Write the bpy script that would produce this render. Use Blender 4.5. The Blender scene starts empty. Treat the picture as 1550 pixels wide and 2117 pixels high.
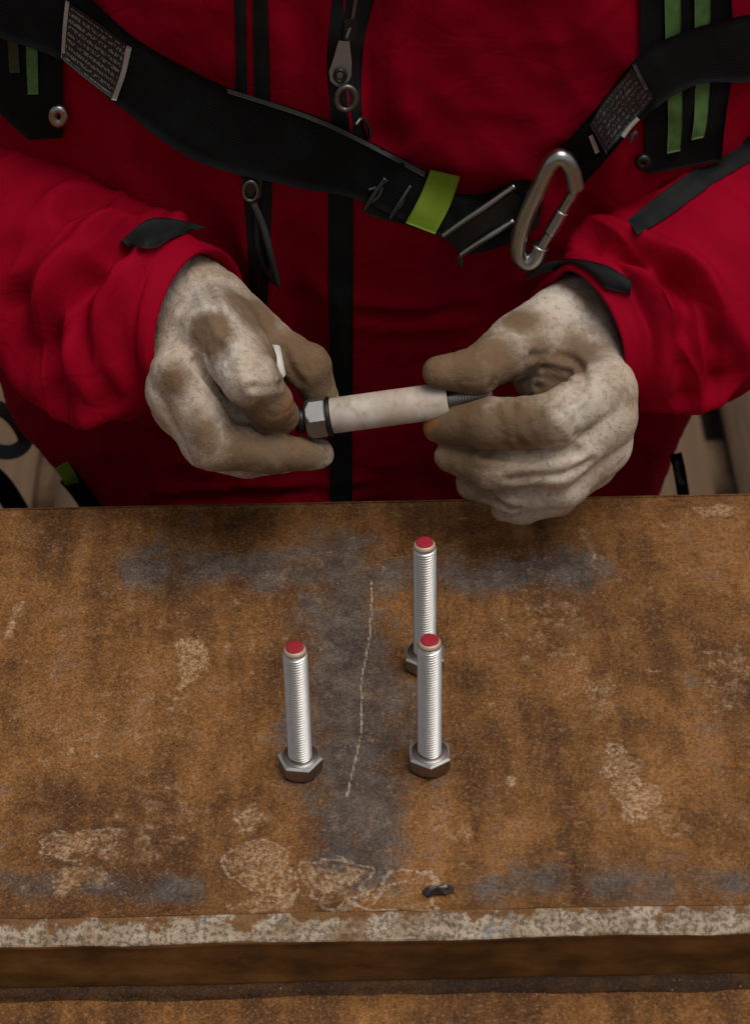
import bpy, math, random
import numpy as np
from mathutils import Vector, Matrix
from mathutils.bvhtree import BVHTree

# ------------------------------------------------------------------ camera, light, exposure
S = bpy.context.scene
W0, H0, FPX = 1550.0, 2117.0, 4900.0
PITCH, ROLL = math.radians(40.0), math.radians(1.15)
CAM = np.array([0.0, -1.0, 1.048])
FWD = np.array([0, math.cos(PITCH), -math.sin(PITCH)])
R0 = np.array([1.0, 0, 0]); U0 = np.array([0, math.sin(PITCH), math.cos(PITCH)])
RIGHT = math.cos(ROLL)*R0 - math.sin(ROLL)*U0
UP = math.sin(ROLL)*R0 + math.cos(ROLL)*U0
cd = bpy.data.cameras.new('camera'); cam = bpy.data.objects.new('camera', cd)
S.collection.objects.link(cam)
M = Matrix.Identity(4)
for i in range(3):
    M[i][0], M[i][1], M[i][2], M[i][3] = RIGHT[i], UP[i], -FWD[i], CAM[i]
cam.matrix_world = M
cd.sensor_fit = 'VERTICAL'; cd.sensor_height = 24.0; cd.sensor_width = 24.0
cd.lens = FPX/H0*24.0
cd.clip_start = 0.05; cd.clip_end = 500
cd.dof.use_dof = True; cd.dof.focus_distance = 1.50; cd.dof.aperture_fstop = 7.0
S.camera = cam

SUN_EL, SUN_AZ = math.radians(72), math.radians(118)
w = bpy.data.worlds.new('World'); S.world = w; w.use_nodes = True
nt = w.node_tree; nt.nodes.clear()
sky = nt.nodes.new('ShaderNodeTexSky'); sky.sky_type = 'NISHITA'; sky.sun_disc = False
sky.sun_elevation = SUN_EL; sky.sun_rotation = SUN_AZ
sky.air_density = 1.0; sky.dust_density = 4.0; sky.ozone_density = 1.0
hs = nt.nodes.new('ShaderNodeHueSaturation'); hs.inputs['Saturation'].default_value = 0.22
bg = nt.nodes.new('ShaderNodeBackground'); bg.inputs['Strength'].default_value = 0.065
wo = nt.nodes.new('ShaderNodeOutputWorld')
nt.links.new(sky.outputs[0], hs.inputs['Color']); nt.links.new(hs.outputs[0], bg.inputs['Color'])
nt.links.new(bg.outputs[0], wo.inputs['Surface'])
sd = bpy.data.lights.new('sun', 'SUN'); sd.energy = 1.5; sd.angle = math.radians(42); sd.color = (1, .95, .88)
sun = bpy.data.objects.new('sun', sd); S.collection.objects.link(sun)
sdir = Vector((math.sin(SUN_AZ)*math.cos(SUN_EL), math.cos(SUN_AZ)*math.cos(SUN_EL), math.sin(SUN_EL)))
sun.rotation_euler = sdir.to_track_quat('Z', 'Y').to_euler()
S.view_settings.view_transform = 'Standard'; S.view_settings.look = 'None'
S.view_settings.exposure = 0.08; S.view_settings.gamma = 1
S.view_settings.use_curve_mapping = False
S.render.engine = 'CYCLES'
S.cycles.use_denoising = True
S.cycles.max_bounces = 8

# ------------------------------------------------------------------ helpers
def ray(px, py):
    d = FPX*FWD + (px-W0/2)*RIGHT + (H0/2-py)*UP
    return d/np.linalg.norm(d)
def P(px, py, Y):                       # point seen at a pixel, at ground distance Y
    d = ray(px, py); return CAM + d*((Y-CAM[1])/d[1])
def T(px, py, z=0.0):                   # point seen at a pixel, at height z
    d = ray(px, py); return CAM + d*((z-CAM[2])/d[2])
def proj(p):
    v = np.asarray(p)-CAM; k = FPX/(v@FWD)
    return np.array([W0/2+(v@RIGHT)*k, H0/2-(v@UP)*k])

def link(o, parent=None):
    S.collection.objects.link(o)
    if parent is not None: o.parent = parent
    return o
def mk(name, V, F, mat=None, parent=None, smooth=True, uv=None, attr=None, loc=None):
    me = bpy.data.meshes.new(name)
    V = np.asarray(V, np.float32); n = len(V)
    if isinstance(F, np.ndarray):
        k = F.shape[1]
        me.vertices.add(n); me.vertices.foreach_set('co', V.ravel())
        me.loops.add(F.size); me.loops.foreach_set('vertex_index', F.astype(np.int32).ravel())
        me.polygons.add(len(F))
        me.polygons.foreach_set('loop_start', np.arange(0, F.size, k, dtype=np.int32))
        me.polygons.foreach_set('loop_total', np.full(len(F), k, np.int32))
        me.update(calc_edges=True)
    else:
        me.from_pydata(V.tolist(), [], F)
    if smooth: me.polygons.foreach_set('use_smooth', np.ones(len(me.polygons), bool))
    if uv is not None:
        lay = me.uv_layers.new(name='UVMap')
        li = np.zeros(len(me.loops), np.int32); me.loops.foreach_get('vertex_index', li)
        lay.data.foreach_set('uv', np.asarray(uv, np.float32)[li].ravel())
    if attr is not None:
        for nm, A in attr.items():
            at = me.color_attributes.new(nm, 'FLOAT_COLOR', 'POINT')
            A4 = np.ones((n, 4), np.float32); A4[:, :A.shape[1]] = A
            at.data.foreach_set('color', A4.ravel())
    me.validate()
    if mat: me.materials.append(mat)
    o = bpy.data.objects.new(name, me)
    if loc is not None: o.location = loc
    return link(o, parent)
def empty(name, loc=(0, 0, 0), parent=None):
    o = bpy.data.objects.new(name, None); o.location = loc; o.empty_display_size = .02
    return link(o, parent)
def tag(o, label, cat=None, group=None, kind=None):
    if label: o['label'] = label
    if cat: o['category'] = cat
    if group: o['group'] = group
    if kind: o['kind'] = kind
    return o
def keep(child, parent):                # parent keeping the world place
    child.parent = parent
    child.location = Vector(child.location) - Vector(parent.location)

_rng = np.random.default_rng(7)
LAT = _rng.random((64, 64, 64)).astype(np.float32)
def vnoise(p):
    p = np.asarray(p); i = np.floor(p).astype(int); f = p-i; f = f*f*(3-2*f); i &= 63; j = (i+1) & 63
    x0, y0, z0 = i[..., 0], i[..., 1], i[..., 2]; x1, y1, z1 = j[..., 0], j[..., 1], j[..., 2]
    fx, fy, fz = f[..., 0], f[..., 1], f[..., 2]
    a = LAT[x0, y0, z0]*(1-fx)+LAT[x1, y0, z0]*fx; b = LAT[x0, y1, z0]*(1-fx)+LAT[x1, y1, z0]*fx
    c = LAT[x0, y0, z1]*(1-fx)+LAT[x1, y0, z1]*fx; d = LAT[x0, y1, z1]*(1-fx)+LAT[x1, y1, z1]*fx
    return (a*(1-fy)+b*fy)*(1-fz)+(c*(1-fy)+d*fy)*fz
def fbm(p, o=3):
    s = 0; a = .5; p = np.asarray(p, float)
    for k in range(o): s = s+a*vnoise(p+13.7*k); p = p*2.03; a *= .5
    return s/(1-.5**o)
def sstep(a, b, x):
    t = np.clip((x-a)/(b-a), 0, 1); return t*t*(3-2*t)
def seg_dist(Q, pts):
    best = np.full(len(Q), 1e9)
    for a, b in zip(pts[:-1], pts[1:]):
        a = np.asarray(a); b = np.asarray(b); ab = b-a
        t = np.clip(((Q-a)@ab)/(ab@ab+1e-12), 0, 1)
        best = np.minimum(best, np.linalg.norm(Q-a-t[:, None]*ab, axis=1))
    return best
def spline(pts, n):
    pts = np.asarray(pts, float); m = len(pts)
    E = np.vstack([2*pts[0]-pts[1], pts, 2*pts[-1]-pts[-2]])
    t = np.linspace(0, m-1-1e-9, n); i = t.astype(int); f = (t-i)[:, None]
    a, b, c, d = E[i], E[i+1], E[i+2], E[i+3]
    return .5*((2*b)+(-a+c)*f+(2*a-5*b+4*c-d)*f**2+(-a+3*b-3*c+d)*f**3)
def grid_faces(n, m, wrap=False):
    i = np.arange(n-1)[:, None]; j = np.arange(m if wrap else m-1)[None, :]; j1 = (j+1) % m
    return np.stack([i*m+j, i*m+j1, (i+1)*m+j1, (i+1)*m+j], -1).reshape(-1, 4)
def frames(C):
    Tn = np.gradient(C, axis=0); Tn /= np.linalg.norm(Tn, axis=1)[:, None]
    N = np.zeros_like(C); a = np.array([0, 0, 1.0])
    if abs(Tn[0]@a) > .9: a = np.array([1.0, 0, 0])
    v = a-Tn[0]*(a@Tn[0]); N[0] = v/np.linalg.norm(v)
    for k in range(1, len(C)):
        v = N[k-1]-Tn[k]*(N[k-1]@Tn[k]); N[k] = v/np.linalg.norm(v)
    return Tn, N, np.cross(Tn, N)
def tube(C, r, seg=16, cap=True, closed=False):
    C = np.asarray(C, float); n = len(C)
    r = np.broadcast_to(np.asarray(r, float), (n,))
    if closed:
        ctr = C.mean(0); Tn = np.roll(C, -1, 0)-np.roll(C, 1, 0); Tn /= np.linalg.norm(Tn, axis=1)[:, None]
        u, s, vt = np.linalg.svd(C-ctr); nz = vt[2]
        N = np.cross(Tn, nz); B = np.broadcast_to(nz, N.shape)
    else:
        Tn, N, B = frames(C)
    th = np.arange(seg)*2*np.pi/seg
    V = C[:, None]+r[:, None, None]*(np.cos(th)[None, :, None]*N[:, None]+np.sin(th)[None, :, None]*B[:, None])
    V = V.reshape(-1, 3); F = [tuple(f) for f in grid_faces(n, seg, True)]
    if closed:
        F += [((n-1)*seg+j, (n-1)*seg+(j+1) % seg, (j+1) % seg, j) for j in range(seg)]
    elif cap:
        F += [tuple(range(seg))[::-1], tuple((n-1)*seg+j for j in range(seg))]
    return V, F
def box(x0, x1, y0, y1, z0, z1, b=.003):
    import bmesh
    bm = bmesh.new(); bmesh.ops.create_cube(bm, size=1)
    for v in bm.verts:
        v.co = Vector(((x0+x1)/2+v.co.x*(x1-x0), (y0+y1)/2+v.co.y*(y1-y0), (z0+z1)/2+v.co.z*(z1-z0)))
    if b: bmesh.ops.bevel(bm, geom=list(bm.edges), offset=b, segments=2, affect='EDGES')
    V = [tuple(v.co) for v in bm.verts]; F = [tuple(v.index for v in f.verts) for f in bm.faces]
    bm.free(); return V, F

# ------------------------------------------------------------------ materials
class NT:
    def __init__(s, name):
        s.m = bpy.data.materials.new(name); s.m.use_nodes = True; s.t = s.m.node_tree
        s.b = s.t.nodes['Principled BSDF']; s.co = s.n('ShaderNodeTexCoord').outputs['Object']
    def n(s, ty, **kw):
        x = s.t.nodes.new(ty)
        for k, v in kw.items(): setattr(x, k, v)
        return x
    def L(s, a, b): s.t.links.new(a, b)
    def put(s, inp, v):
        if isinstance(v, bpy.types.NodeSocket): s.L(v, inp)
        else: inp.default_value = v
    def noise(s, scale, detail=4, rough=.55, dist=0, vec=None, off=None):
        x = s.n('ShaderNodeTexNoise'); x.inputs['Scale'].default_value = scale; x.inputs['Detail'].default_value = detail
        x.inputs['Roughness'].default_value = rough; x.inputs['Distortion'].default_value = dist
        v = vec if vec is not None else s.co
        if off is not None:
            a = s.n('ShaderNodeVectorMath'); s.L(v, a.inputs[0]); a.inputs[1].default_value = off; v = a.outputs[0]
        s.L(v, x.inputs['Vector']); return x.outputs['Fac']
    def scaled(s, sc, vec=None):
        a = s.n('ShaderNodeVectorMath', operation='MULTIPLY'); s.L(vec if vec is not None else s.co, a.inputs[0]); a.inputs[1].default_value = sc
        return a.outputs[0]
    def voro(s, scale, feature='F1', out='Distance', vec=None, rnd=1):
        x = s.n('ShaderNodeTexVoronoi', feature=feature); x.inputs['Scale'].default_value = scale
        x.inputs['Randomness'].default_value = rnd
        s.L(vec if vec is not None else s.co, x.inputs['Vector']); return x.outputs[out]
    def math(s, op, a, b=0.0, c=None, clamp=False):
        x = s.n('ShaderNodeMath', operation=op); x.use_clamp = clamp
        s.put(x.inputs[0], a); s.put(x.inputs[1], b)
        if c is not None: s.put(x.inputs[2], c)
        return x.outputs[0]
    def step(s, v, a, b):
        x = s.n('ShaderNodeMapRange', interpolation_type='SMOOTHSTEP'); s.put(x.inputs['Value'], v)
        x.inputs['From Min'].default_value = a; x.inputs['From Max'].default_value = b
        return x.outputs['Result']
    def mix(s, f, a, b, blend='MIX'):
        x = s.n('ShaderNodeMix', data_type='RGBA', blend_type=blend); s.put(x.inputs[0], f)
        for i, v in ((6, a), (7, b)):
            if isinstance(v, bpy.types.NodeSocket): s.L(v, x.inputs[i])
            else: x.inputs[i].default_value = (*v, 1)
        return x.outputs[2]
    def ramp(s, v, stops):
        x = s.n('ShaderNodeValToRGB'); s.L(v, x.inputs[0]); e = x.color_ramp.elements
        while len(e) < len(stops): e.new(.5)
        for k, (p, c) in enumerate(stops): e[k].position = p; e[k].color = (*c, 1)
        return x.outputs[0]
    def attr(s, name):
        a = s.n('ShaderNodeVertexColor', layer_name=name); sp = s.n('ShaderNodeSeparateColor'); s.L(a.outputs[0], sp.inputs[0])
        return sp.outputs[0], sp.outputs[1], sp.outputs[2]
    def bump(s, h, strength=.3, dist=.001, prev=None):
        x = s.n('ShaderNodeBump'); x.inputs['Strength'].default_value = strength; x.inputs['Distance'].default_value = dist
        s.L(h, x.inputs['Height'])
        if prev is not None: s.L(prev, x.inputs['Normal'])
        return x.outputs[0]
    def out(s, col=None, rough=None, metal=None, normal=None, **kw):
        if col is not None:
            if isinstance(col, bpy.types.NodeSocket): s.L(col, s.b.inputs['Base Color'])
            else: s.b.inputs['Base Color'].default_value = (*col, 1)
        if rough is not None: s.put(s.b.inputs['Roughness'], rough)
        if metal is not None: s.put(s.b.inputs['Metallic'], metal)
        if normal is not None: s.L(normal, s.b.inputs['Normal'])
        for k, v in kw.items(): s.put(s.b.inputs[k], v)
        return s.m
MAT = {}
def m_fabric():
    s = NT('red_softshell'); n1 = s.noise(14, 3); n2 = s.noise(900, 2, .6); n3 = s.noise(60, 4, .6)
    c = s.mix(n1, (.25, .0004, .011), (.33, .0006, .0165))
    b = s.bump(n2, .25, .0006); b = s.bump(n3, .15, .002, b)
    for sc_, of_, st_, di_ in ((11, (2, 9, 4), .10, .003), (24, (5, 1, 8), .05, .002)):
        cr = s.noise(sc_, 2, .5, 1.6, off=of_); l1 = s.step(s.math('ABSOLUTE', s.math('SUBTRACT', cr, .5)), 0, .045); b = s.bump(l1, st_, di_, b)
    return s.out(c, .78, 0, b, **{'Specular IOR Level': .06})
MAT['red'] = m_fabric()
def m_black(name, col=(.0075, .008, .0085), scale=500, rough=.75):
    s = NT(name); n1 = s.noise(40, 3); n2 = s.noise(scale, 2)
    c = s.mix(n1, tuple(.7*x for x in col), tuple(1.4*x for x in col))
    return s.out(c, rough, 0, s.bump(n2, .3, .0006), **{'Specular IOR Level': .25})
MAT['black'] = m_black('black_trim')
def m_web():
    s = NT('black_webbing'); uv = s.n('ShaderNodeTexCoord').outputs['UV']
    wv = s.n('ShaderNodeTexWave', wave_type='BANDS', bands_direction='Y'); wv.inputs['Scale'].default_value = 9; wv.inputs['Distortion'].default_value = .4
    s.L(uv, wv.inputs['Vector']); n1 = s.noise(30, 4)
    w2 = s.n('ShaderNodeTexWave', wave_type='BANDS', bands_direction='DIAGONAL'); w2.inputs['Scale'].default_value = 40
    s.L(s.scaled((6, 1, 1), uv), w2.inputs['Vector'])
    c = s.mix(n1, (.0045, .0048, .0050), (.0085, .0088, .0092))
    b = s.bump(wv.outputs['Fac'], .3, .0006); b = s.bump(w2.outputs['Fac'], .12, .0004, b)
    return s.out(c, .8, 0, b, **{'Specular IOR Level': .12})
MAT['web'] = m_web()
def m_plain(name, col, rough=.5, metal=0, var=.15, scale=30, bump=.1, **kw):
    s = NT(name); n1 = s.noise(scale, 4)
    c = s.mix(n1, tuple(x*(1-var) for x in col), tuple(min(1, x*(1+var)) for x in col))
    return s.out(c, rough, metal, s.bump(s.noise(scale*8, 3), bump, .0005), **kw)
MAT['lime'] = m_plain('lime_elastic', (.17, .27, .008), .7, scale=80, bump=.4)
MAT['green'] = m_plain('green_stripe', (.075, .165, .038), .8, scale=160, var=.5, bump=.6)
def m_steel(name, col=(.50, .48, .45), rough=.32, dirt=.35):
    s = NT(name); n = s.noise(120, 5); d = s.step(s.noise(45, 4, .6), .5, .75)
    c = s.mix(s.math('MULTIPLY', d, dirt), s.mix(n, tuple(.85*x for x in col), col), (.16, .11, .075))
    return s.out(c, s.math('ADD', s.math('MULTIPLY', n, .2), rough-.1), 1, s.bump(s.noise(400, 3), .08, .0003))
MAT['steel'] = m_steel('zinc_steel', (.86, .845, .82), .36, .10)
MAT['headsteel'] = m_steel('reflection_tint_steel', (.36, .33, .29), .34, .55)  # darkened brown: the rust mirrored in the head sides is put into the colour
MAT['carab'] = m_steel('carabiner_steel', (.45, .44, .42), .30, .2)
MAT['dark'] = m_steel('dark_steel', (.06, .06, .06), .45, .2)
MAT['paint'] = m_plain('red_paint', (.36, .005, .020), .65, scale=300, bump=.9, var=.3)
MAT['bare'] = m_plain('bare_tip', (.55, .40, .28), .45, .3, scale=200)
MAT['white'] = m_plain('white_scrap', (.75, .72, .68), .6)
def m_plastic():
    s = NT('dusty_white_plastic'); n = s.noise(22, 4, .6); n2 = s.noise(140, 4, .6)
    c = s.mix(s.step(n, .35, .65), (.50, .40, .32), (.72, .64, .57)); c = s.mix(s.math('MULTIPLY', s.step(n2, .50, .70), .5), c, (.34, .24, .165))
    return s.out(c, .5, 0, s.bump(n2, .15, .0006), **{'Specular IOR Level': .3})
MAT['plastic'] = m_plastic()
def m_glove():
    s = NT('dusty_work_glove'); R_, G_, B_ = s.attr('dirt')
    n1 = s.noise(26, 5, .6); n2 = s.noise(110, 6, .7); n3 = s.noise(1100, 3, .65); n4 = s.noise(380, 4, .7)
    c = s.ramp(n1, [(.30, (.36, .26, .175)), (.45, (.54, .425, .32)), (.58, (.66, .56, .455)), (.70, (.72, .65, .565))])
    c = s.mix(s.math('MULTIPLY', s.step(n4, .50, .66), .42), c, (.66, .60, .53))
    c = s.mix(s.math('MULTIPLY', s.step(s.noise(300, 4, .7, off=(6, 2, 1)), .50, .66), .45), c, (.20, .135, .085))
    d = s.math('ADD', R_, s.math('ADD', s.math('MULTIPLY', s.math('SUBTRACT', n1, .5), .6), s.math('MULTIPLY', s.math('SUBTRACT', n2, .5), .75)))
    c = s.mix(s.math('MULTIPLY', s.step(d, .04, .72), .94), c, s.mix(n2, (.110, .060, .029), (.22, .132, .070)))
    o = s.math('ADD', G_, s.math('MULTIPLY', s.math('SUBTRACT', n2, .5), .8))
    c = s.mix(s.math('MULTIPLY', s.step(o, .2, .8), .85), c, (.30, .12, .026))
    cr = s.noise(38, 3, .5, 1.4, off=(2, 9, 4)); cr2 = s.noise(95, 2, .5, 1.0, off=(8, 1, 5))
    l1 = s.step(s.math('ABSOLUTE', s.math('SUBTRACT', cr, .5)), 0, .035); l2 = s.step(s.math('ABSOLUTE', s.math('SUBTRACT', cr2, .5)), 0, .05)
    b = s.bump(n3, .45, .0010); b = s.bump(n4, .35, .0012, b); b = s.bump(l1, .16, .0014, b); b = s.bump(l2, .10, .0008, b)
    return s.out(c, .9, 0, b, **{'Specular IOR Level': .15})
MAT['glove'] = m_glove()
def m_rust(name, stained=True, tone=1.0):
    s = NT(name)
    big = s.noise(9, 6, .65, .5); mid = s.noise(42, 6, .65); fin = s.noise(330, 5, .7); fin2 = s.noise(900, 3, .7)
    stre = s.noise(1, 5, .6, vec=s.scaled((42, 7, 30)))
    v = s.math('ADD', s.math('MULTIPLY', big, .42), s.math('ADD', s.math('MULTIPLY', mid, .24), s.math('MULTIPLY', stre, .34)))
    k = tone
    c = s.ramp(v, [(.385, (.080*k, .028*k, .008*k)), (.465, (.160*k, .062*k, .014*k)), (.525, (.27*k, .110*k, .025*k)), (.60, (.40*k, .175*k, .055*k))])
    spk = s.step(s.noise(520, 4, .75), .50, .68); c = s.mix(s.math('MULTIPLY', spk, .55), c, (.43*k, .235*k, .10*k))
    dk = s.step(s.noise(260, 5, .7, off=(9, 4, 2)), .53, .70); c = s.mix(s.math('MULTIPLY', dk, .6), c, (.045*k, .022*k, .010*k))
    if stained:
        a, g, b_ = s.attr('stain')
        w1 = s.math('ADD', s.math('MULTIPLY', s.math('SUBTRACT', mid, .5), 2.4), s.math('ADD', s.math('MULTIPLY', s.math('SUBTRACT', stre, .5), 1.6), s.math('MULTIPLY', s.math('SUBTRACT', fin, .5), 1.0)))
        sc = s.step(s.math('ADD', a, w1), .10, 1.02)
        mill = s.mix(s.step(s.noise(45, 6, .7, off=(2, 2, 2)), .35, .65), (.028, .032, .036), (.105, .099, .092))
        mill = s.mix(s.math('MULTIPLY', spk, .35), mill, (.22, .16, .11))
        c = s.mix(s.math('MULTIPLY', sc, .78), c, mill)
        lt = s.step(s.math('ADD', g, s.math('MULTIPLY', s.math('SUBTRACT', s.noise(90, 5, .65, off=(5, 5, 1)), .5), 2.4)), .12, .80)
        c = s.mix(s.math('MULTIPLY', lt, .66), c, s.mix(s.step(fin, .38, .62), (.20, .09, .028), (.52, .34, .20)))
        rg = s.step(s.math('ADD', b_, s.math('MULTIPLY', s.math('SUBTRACT', fin, .5), 1.7)), .28, .80)
        c = s.mix(s.math('MULTIPLY', rg, .62), c, (.50, .38, .27))
    gm_ = s.step(s.noise(640, 3, .65, off=(11, 3, 6)), .34, .66)
    gv = s.math('ADD', s.math('MULTIPLY', gm_, .68), .65); cg = s.n('ShaderNodeCombineColor')
    for q_ in range(3): s.L(gv, cg.inputs[q_])
    c = s.mix(1.0, c, cg.outputs[0], 'MULTIPLY')
    # loose pale grains
    gr = s.step(s.voro(240), .17, .10); gm = s.step(s.noise(30, 3, off=(1, 8, 3)), .5, .7)
    c = s.mix(s.math('MULTIPLY', s.math('MULTIPLY', gr, gm), .45), c, (.55, .43, .31))
    b = s.bump(fin2, .35, .0006); b = s.bump(fin, .55, .0012, b); b = s.bump(mid, .5, .003, b)
    return s.out(c, s.math('ADD', s.math('MULTIPLY', mid, .3), .55), 0, b, **{'Specular IOR Level': .3})
MAT['rust'] = m_rust('rusty_plate_top', True, .76)
MAT['rust2'] = m_rust('rusty_steel', False, .85)
def m_edge():
    s = NT('sheared_gritty_edge'); mid = s.noise(60, 5, .6); fin = s.noise(420, 4, .7); sp = s.voro(190)
    c = s.mix(s.step(mid, .35, .65), (.38, .26, .16), (.60, .48, .36))
    pit = s.math('MULTIPLY', s.step(s.noise(340, 5, .7, off=(4, 2, 8)), .47, .57), 1); c = s.mix(s.math('MULTIPLY', pit, .72), c, (.13, .09, .06))
    c = s.mix(s.step(s.noise(28, 4, .6, off=(7, 7, 7)), .56, .68), c, (.24, .125, .055))
    c = s.mix(s.math('MULTIPLY', s.step(s.noise(24, 4, .6, off=(1, 5, 9)), .6, .7), .7), c, (.30, .31, .31))
    sx = s.n('ShaderNodeSeparateXYZ'); s.L(s.co, sx.inputs[0])
    bl = s.step(s.math('ADD', sx.outputs[2], s.math('MULTIPLY', s.math('SUBTRACT', s.noise(45, 5, .65, off=(3, 3, 3)), .5), .030)), -.0028, -.0008)
    c = s.mix(s.math('MULTIPLY', bl, .9), c, s.mix(mid, (.15, .06, .016), (.30, .14, .045)))
    b = s.bump(fin, .5, .001); b = s.bump(s.noise(340, 5, .7, off=(4, 2, 8)), .8, -.003, b)
    return s.out(c, .85, 0, b, **{'Specular IOR Level': .2})
MAT['edge'] = m_edge()
def m_brownface():
    s = NT('brown_oxidised_face'); st = s.noise(1, 5, .6, vec=s.scaled((26, 40, 45))); fin = s.noise(300, 4, .6)
    c = s.ramp(st, [(.35, (.085, .036, .010)), (.52, (.145, .062, .015)), (.68, (.21, .098, .027))])
    return s.out(c, .7, 0, s.bump(fin, .3, .0008), **{'Specular IOR Level': .25})
MAT['face'] = m_brownface()
def m_wood():
    s = NT('weathered_board'); oi = s.n('ShaderNodeObjectInfo'); rnd = oi.outputs['Random']
    of = s.n('ShaderNodeVectorMath', operation='ADD'); s.L(s.scaled((60, 3, 60)), of.inputs[0])
    cb = s.n('ShaderNodeCombineXYZ'); s.L(s.math('MULTIPLY', rnd, 50), cb.inputs[1]); s.L(cb.outputs[0], of.inputs[1])
    g = s.noise(1, 6, .65, .6, vec=of.outputs[0]); p = s.noise(7, 4, .6)
    c = s.mix(g, (.03, .014, .006), (.19, .108, .052)); c = s.mix(s.step(p, .5, .7), c, (.10, .066, .040))
    return s.out(c, .85, 0, s.bump(g, .5, .003))
MAT['wood'] = m_wood()
MAT['dirt'] = m_plain('packed_dirt', (.09, .065, .045), .95, var=.5, scale=4, bump=.5)
MAT['trouser'] = m_plain('dark_trousers', (.02, .02, .022), .9, scale=30)
MAT['boot'] = m_plain('boot_leather', (.03, .02, .014), .6, scale=40)
MAT['grey'] = m_plain('grey_webbing', (.05, .052, .052), .8, scale=200, bump=.4)
MAT['thread'] = m_plain('pale_stitching', (.34, .30, .26), .9, scale=300)
def m_text(name, light=(.20, .185, .165), rows=9, cols=26, dens=.46):
    s = NT(name); uv = s.n('ShaderNodeTexCoord').outputs['UV']
    sx = s.n('ShaderNodeSeparateXYZ'); s.L(uv, sx.inputs[0])
    vrow = s.math('MULTIPLY', sx.outputs[1], rows); fr = s.math('FRACT', vrow); row = s.math('FLOOR', vrow)
    cx = s.math('MULTIPLY', sx.outputs[0], cols)
    cb = s.n('ShaderNodeCombineXYZ'); s.L(cx, cb.inputs[0]); s.L(s.math('MULTIPLY', row, 7.3), cb.inputs[1]); s.L(s.math('MULTIPLY', fr, 1.4), cb.inputs[2])
    g = s.noise(1.6, 1, .5, vec=cb.outputs[0])
    ink = s.math('MULTIPLY', s.step(g, dens, dens+.05), s.math('MULTIPLY', s.math('GREATER_THAN', fr, .28), s.math('LESS_THAN', fr, .80)))
    e = s.math('MINIMUM', sx.outputs[1], s.math('SUBTRACT', 1, sx.outputs[1])); ex = s.math('MINIMUM', sx.outputs[0], s.math('SUBTRACT', 1, sx.outputs[0]))
    ink = s.math('MULTIPLY', ink, s.math('GREATER_THAN', s.math('MINIMUM', e, ex), .06))
    c = s.mix(ink, (.012, .012, .012), light)
    return s.out(c, .6, 0, None)
MAT['label'] = m_text('printed_label'); MAT['label2'] = m_text('printed_strap_text', (.11, .105, .10), 7, 22, .5)

# ------------------------------------------------------------------ setting: ground and deck
FLOOR = -.85
V, F = box(-30, 30, -30, 30, FLOOR-.25, FLOOR-.13, 0)
tag(mk('ground', V, F, MAT['dirt'], smooth=False), None, kind='structure')
deck = empty('deck', (0, 0, FLOOR)); tag(deck, None, kind='structure')
rnd = random.Random(3)
bV, bF = box(-.07, .07, -2.2, 2.2, -.035, 0, .004)
bm0 = None; x = T(1487, 930, FLOOR)[0]-.086-.172*14
while x < 2.1:
    if bm0 is None:
        b0 = mk('deck_board', bV, bF, MAT['wood'], deck); bm0 = b0.data
    else:
        b0 = link(bpy.data.objects.new('deck_board', bm0), deck)
    b0.location = (x, 1.2, rnd.uniform(-.003, .003)); b0.rotation_euler[2] = rnd.uniform(-.004, .004)
    x += .172
jV, jF = box(-2.1, 2.1, -.04, .04, -.13, -.037, .003)
j0 = mk('joist', jV, jF, MAT['wood'], deck); j0.location = (0, -.6, 0)
for yy in (.4, 1.4, 2.4, 3.2):
    j = link(bpy.data.objects.new('joist', j0.data), deck); j.location = (0, yy, 0)

# ------------------------------------------------------------------ the rusty plate and the beam under it
yF = T(775, 1884)[1]; yB = T(775, 1036)[1]
plate = empty('rusty_steel_plate', (0, (yF+yB)/2, -.055))
tag(plate, 'thick rusty steel plate with pale sheared front edge, bolts standing on it', 'steel plate')
xs = np.concatenate([np.linspace(-1.2, -.30, 60)[:-1], np.linspace(-.30, .30, 460), np.linspace(.30, 1.2, 60)[1:]])
ys = np.linspace(yF, yB, 300)
X, Y = np.meshgrid(xs, ys, indexing='ij'); Q = np.stack([X.ravel(), Y.ravel()], 1)
def t2(p): return T(*p)[:2]
wq = Q+.010*(np.stack([fbm(np.c_[Q*30, np.zeros(len(Q))]), fbm(np.c_[Q*30+50, np.zeros(len(Q))])], 1)-.5)*2
PXMM = 1/3400.
def band(pts, half, soft): return 1-sstep(half, half+soft, seg_dist(wq, [t2(p) for p in pts]))
mill = np.zeros(len(Q))
for pts, h, so, a in [([(690, 1130), (715, 1300), (735, 1500), (740, 1680), (740, 1780)], .004, .040, 1.0),
                      ([(300, 1165), (560, 1180), (760, 1180), (1000, 1185), (1190, 1165)], .001, .036, .9),
                      ([(660, 1250), (700, 1340)], .006, .03, .8), ([(800, 1400), (820, 1520)], .008, .02, .8),
                      ([(640, 1520), (700, 1650)], .010, .025, .8),
                      ([(220, 1830), (400, 1840)], .003, .018, .8), ([(1000, 1820), (1250, 1830), (1550, 1815), (1700, 1815)], .002, .024, .55),
                      ([(0, 1820), (110, 1830)], .003, .012, .6)]:
    mill = np.maximum(mill, a*band(pts, h, so))
wq2 = wq+.0045*(np.stack([fbm(np.c_[Q*130, np.zeros(len(Q))], 3), fbm(np.c_[Q*130+70, np.zeros(len(Q))], 3)], 1)-.5)*2
lt = np.zeros(len(Q)); ring = np.zeros(len(Q))
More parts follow.
